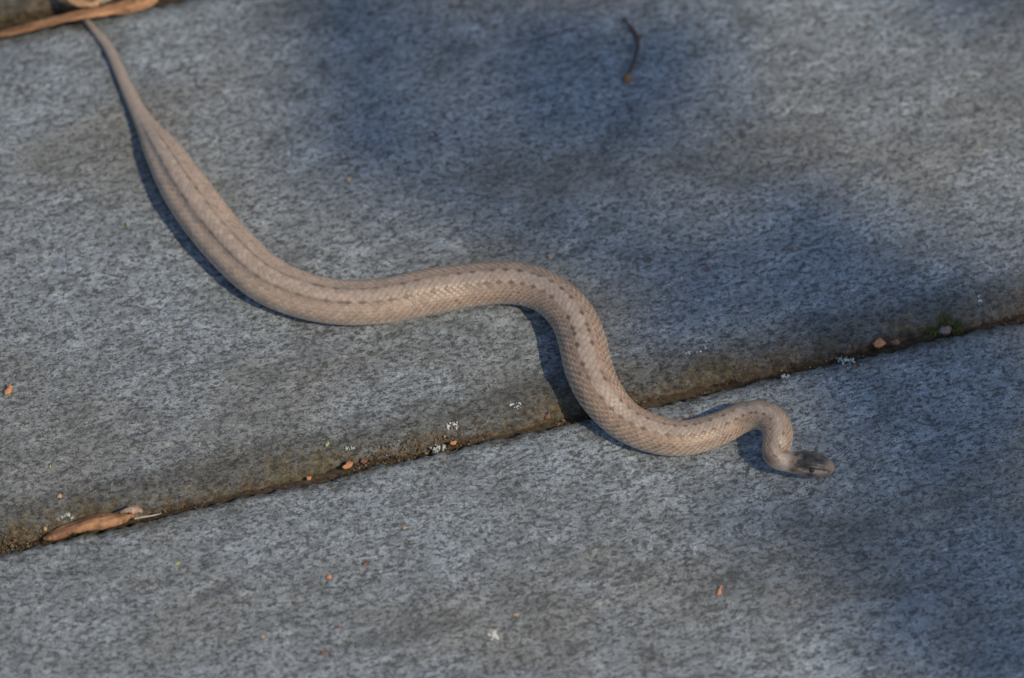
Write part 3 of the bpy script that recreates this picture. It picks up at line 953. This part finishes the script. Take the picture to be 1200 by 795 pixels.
LI = [
    (605, 473, -0.0002, [(-3, 0, 5.5), (3, -2, 6), (1, 3, 4.5)], M_lichen_white, 'bright white lichen spot on the board edge left of the snake shadow'),
    (529, 498, -0.0006, [(-4, 1, 4), (3, -1, 3.4), (6, 3, 2.4)], M_lichen_white, 'pale lichen specks on the rim of the board left of the white spot'),
    (514, 525, Z_NEAR, [(-5, 1, 4), (0, -1, 5), (6, -1, 3.5)], M_lichen, 'grey-white lichen lump in the gap beside an orange chip'),
    (408, 525, -0.0010, [(-2, 0, 3), (4, 0, 3)], M_lichen, 'faint pale lichen specks on the rim above the orange gap flakes'),
    (992, 421.5, Z_NEAR, [(-8, -1, 4.5), (-1, 0, 5), (7, 1, 4)], M_lichen, 'pale mint green lichen strip on the near board edge right of the head'),
    (920, 441, Z_NEAR, [(-3, 0, 3.5), (3, 0, 3)], M_lichen, 'dull lichen spot on the near board edge above the head'),
    (1146, 352, 0.0, [(-3, 1, 3.5), (2, 0, 3), (1, -4, 2.5)], M_lichen_white, 'white lichen spot on the board near the right edge'),
    (816, 411, 0.0, [(-9, 2, 3.6), (-2, -2, 3.4), (5, 1, 4), (11, -3, 3)], M_lichen, 'scattered pale lichen on the board right of the bend'),
    (76, 603, -0.0006, [(-4, 2, 5), (4, 0, 5), (8, 4, 3)], M_lichen, 'pale green lichen on the rim above the curled leaf'),
    (571, 738, Z_NEAR, [(-8, -6, 13), (2, 2, 14), (9, 7, 11), (-9, 5, 9), (4, -9, 7)], M_cream, 'cream crust patch on the near board at the bottom'),
    (1109, 645, Z_NEAR, [(0, 0, 4)], M_lichen_white, 'single white speck on the near board at the lower right'),
    (400, 268, 0.0, [(-3, 0, 2.6), (2, 1, 2.6)], M_lichen, 'faint pale specks on the board above the low curve of the snake'),
    (898, 46, 0.0, [(0, 0, 4.2)], M_lichen, 'single pale speck at the top right of the board'),
    (279, 10, 0.0, [(0, 0, 5)], M_lichen, 'blurred pale speck near the top edge of the photo'),
]
for i, (x, y, z, spots, m, lab) in enumerate(LI):
    tag(lichen(x, y, z, spots, m, 400 + i), lab, 'lichen')

YE = [(208, 661, Z_NEAR, 4.2, M_yellow, 'yellow-green flake on the near board at the left'),
      (384, 521, -0.0010, 4.6, M_yellow, 'bright yellow-green flake on the rim above the gap'),
      (59, 547, 0.0, 2.8, M_yellow, 'tiny greenish speck on the board above the curled leaf'),
      (149, 264, 0.0, 3.4, M_yellow, 'yellow speck on the board left of the snake'),
      (894, 189, 0.0, 3.2, M_yellow, 'tiny yellow-green speck in the upper right shade')]
for i, (x, y, z, r_, m, lab) in enumerate(YE):
    tag(flake('plant_speck', x, y, z + 0.0001, r_ * S * 1.05, r_ * S * 0.55, 0.5 * i + 0.3, m, 500 + i, curl=0.5, tiltx=0.3, lobes=0.6), lab, 'speck')


def moss(x, y, z, n, spread, seed, label):
    r = np.random.default_rng(seed); c = P(x, y, on_surface(x, y)); vs_, fs = [], []
    for k in range(n):
        px, py = r.normal(0, spread * S, 2); a = r.uniform(0, 6.28); hgt = r.uniform(0.0006, 0.0016); w = r.uniform(0.00012, 0.00022)
        le = r.uniform(-0.6, 0.6, 2) * hgt; o0 = len(vs_)
        vs_ += [(px - w * math.cos(a), py - w * math.sin(a), 0), (px + w * math.cos(a), py + w * math.sin(a), 0), (px - w * math.sin(a), py + w * math.cos(a), 0.0),
                (px + le[0], py + le[1], hgt)]
        fs += [(o0, o0 + 1, o0 + 3), (o0 + 1, o0 + 2, o0 + 3), (o0 + 2, o0, o0 + 3)]
    o = mesh_obj('moss_tuft', vs_, fs, M_green); o.location = c
    return tag(o, label, 'moss')


moss(1107, 376, -0.0010, 70, 4.5, 1, 'green moss tuft on the rim above the pinkish pebble')
moss(1094, 387, -0.0022, 90, 5.5, 2, 'green moss tuft in the gap left of the pinkish pebble')
moss(1121, 385, -0.0020, 60, 4.0, 3, 'green moss tuft in the gap right of the pinkish pebble')


# ------------------------------------------------------------------ the young tree whose leaves dapple the deck
SHADE = [(600, 130, 330, 120), (330, 50, 200, 60), (780, 240, 230, 120), (980, 350, 270, 90), (1120, 420, 170, 90), (1080, 560, 200, 110), (1150, 720, 140, 130), (1165, 0, 120, 60), (960, 640, 100, 70), (1120, 630, 160, 110), (1030, 490, 150, 60), (1160, 500, 120, 80)]
LIT = [(1030, 140, 150, 80), (560, 440, 160, 80), (110, 350, 200, 280), (460, 690, 400, 150), (800, 505, 140, 40), (260, 300, 120, 140), (900, 530, 50, 40), (690, 400, 60, 80), (250, 480, 250, 120)]


def shade_at(x, y):
    v = 0
    for (cx, cy, rx, ry) in SHADE:
        v = max(v, math.exp(-((x - cx) / rx) ** 2 - ((y - cy) / ry) ** 2))
    for (cx, cy, rx, ry) in LIT:
        v -= 0.9 * math.exp(-((x - cx) / rx) ** 2 - ((y - cy) / ry) ** 2)
    return v


tree = empty('young_tree', (2.20, -2.20, -0.32))
tag(tree, 'young broadleaf tree beyond the deck whose leaves dapple the boards', 'tree')
tloc = np.array(tree.location)
lv, lf_, centres = [], [], []


def add_leaf(p, ln, wd):
    d = Vector(rng.normal(size=3)); d.z *= 0.4; d.normalize()
    n0 = Vector(rng.normal(size=3)) * 0.5 + to_sun * 1.2
    s_ = d.cross(n0).normalized(); nn_ = s_.cross(d).normalized()
    o0 = len(lv); p = Vector(p)
    prof_ = [(-0.5, 0.0), (-0.25, 0.38), (0.05, 0.5), (0.3, 0.30), (0.5, 0.0)]
    left = [p + d * (a * ln) + s_ * (b * wd) + nn_ * (0.12 * wd) for a, b in prof_[1:4]]
    right = [p + d * (a * ln) - s_ * (b * wd) + nn_ * (0.12 * wd) for a, b in prof_[1:4]]
    midp = [p + d * (a * ln) for a, b in prof_]
    pts = midp + left + right
    lv.extend([tuple(np.array(q_) - tloc) for q_ in pts])
    for sd_ in (5, 8):
        fs = [(0, 1, sd_), (1, 2, sd_ + 1, sd_), (2, 3, sd_ + 2, sd_ + 1), (3, 4, sd_ + 2)]
        lf_.extend([tuple(o0 + i for i in f) for f in fs])
    centres.append(p)


for gx_ in np.arange(-160, 1380, 46):
    for gy_ in np.arange(-160, 960, 40):
        x = gx_ + rng.uniform(-20, 20); y = gy_ + rng.uniform(-18, 18)
        inside = -60 < x < 1260 and -60 < y < 860
        v = shade_at(x, y) if inside else 0.05 + 0.3 * float(fbm(np.array(x / 220.0), np.array(y / 160.0), 3, 2))
        if rng.random() < np.clip(v * 0.90 - 0.08, 0, 0.68):
            g = P(x, y)
            add_leaf(g + to_sun * rng.uniform(2.7, 3.7), rng.uniform(0.022, 0.034), rng.uniform(0.013, 0.019))
# the rest of the crown, around the part that shades the picture
for k in range(2600):
    a = rng.uniform(0, 2 * math.pi); rr0 = rng.uniform(0.26, 0.95)
    g = Vector((rr0 * math.cos(a), rr0 * math.sin(a) * 1.2, 0))
    if rng.random() < 0.35 + 0.5 * float(fbm(np.array(g.x * 8), np.array(g.y * 8), 15, 2)):
        add_leaf(g + to_sun * rng.uniform(2.6, 4.2), rng.uniform(0.03, 0.055), rng.uniform(0.016, 0.028))
crown = mesh_obj('crown', lv, lf_, M_treeleaf, tree)
root = Vector((0, 0, 0))
tube('trunk', [(0, 0, -0.02), (0.02, 0.01, 0.7), (-0.05, 0.02, 1.5), (-0.12, 0.05, 2.3), (-0.22, 0.1, 3.1), (-0.3, 0.12, 3.6)], [0.06, 0.05, 0.042, 0.033, 0.02, 0.008], M_bark, 12, 4, parent=tree, org=(0, 0, 0))
cc_ = Vector(tuple(tloc))
trunk_pts = [Vector((-0.05, 0.02, 1.5)), Vector((-0.12, 0.05, 2.3)), Vector((-0.22, 0.1, 3.1))]
for k, (uu, vv, tt) in enumerate(((0.75, -0.40, 3.2), (-0.60, -0.40, 3.0), (0.55, -0.26, 3.4), (-0.2, -0.5, 3.5), (0.8, 0.05, 3.6))):
    end = Vector((uu * 0.7, vv * 0.7, 0)) + to_sun * tt - cc_
    st_ = trunk_pts[k % 3]
    midp = (st_ + end) / 2 + Vector((0, 0, 0.12))
    tube('limb', [tuple(st_), tuple(midp), tuple(end)], [0.018, 0.011, 0.004], M_bark, 8, 30 + k, parent=tree, org=(0, 0, 0))
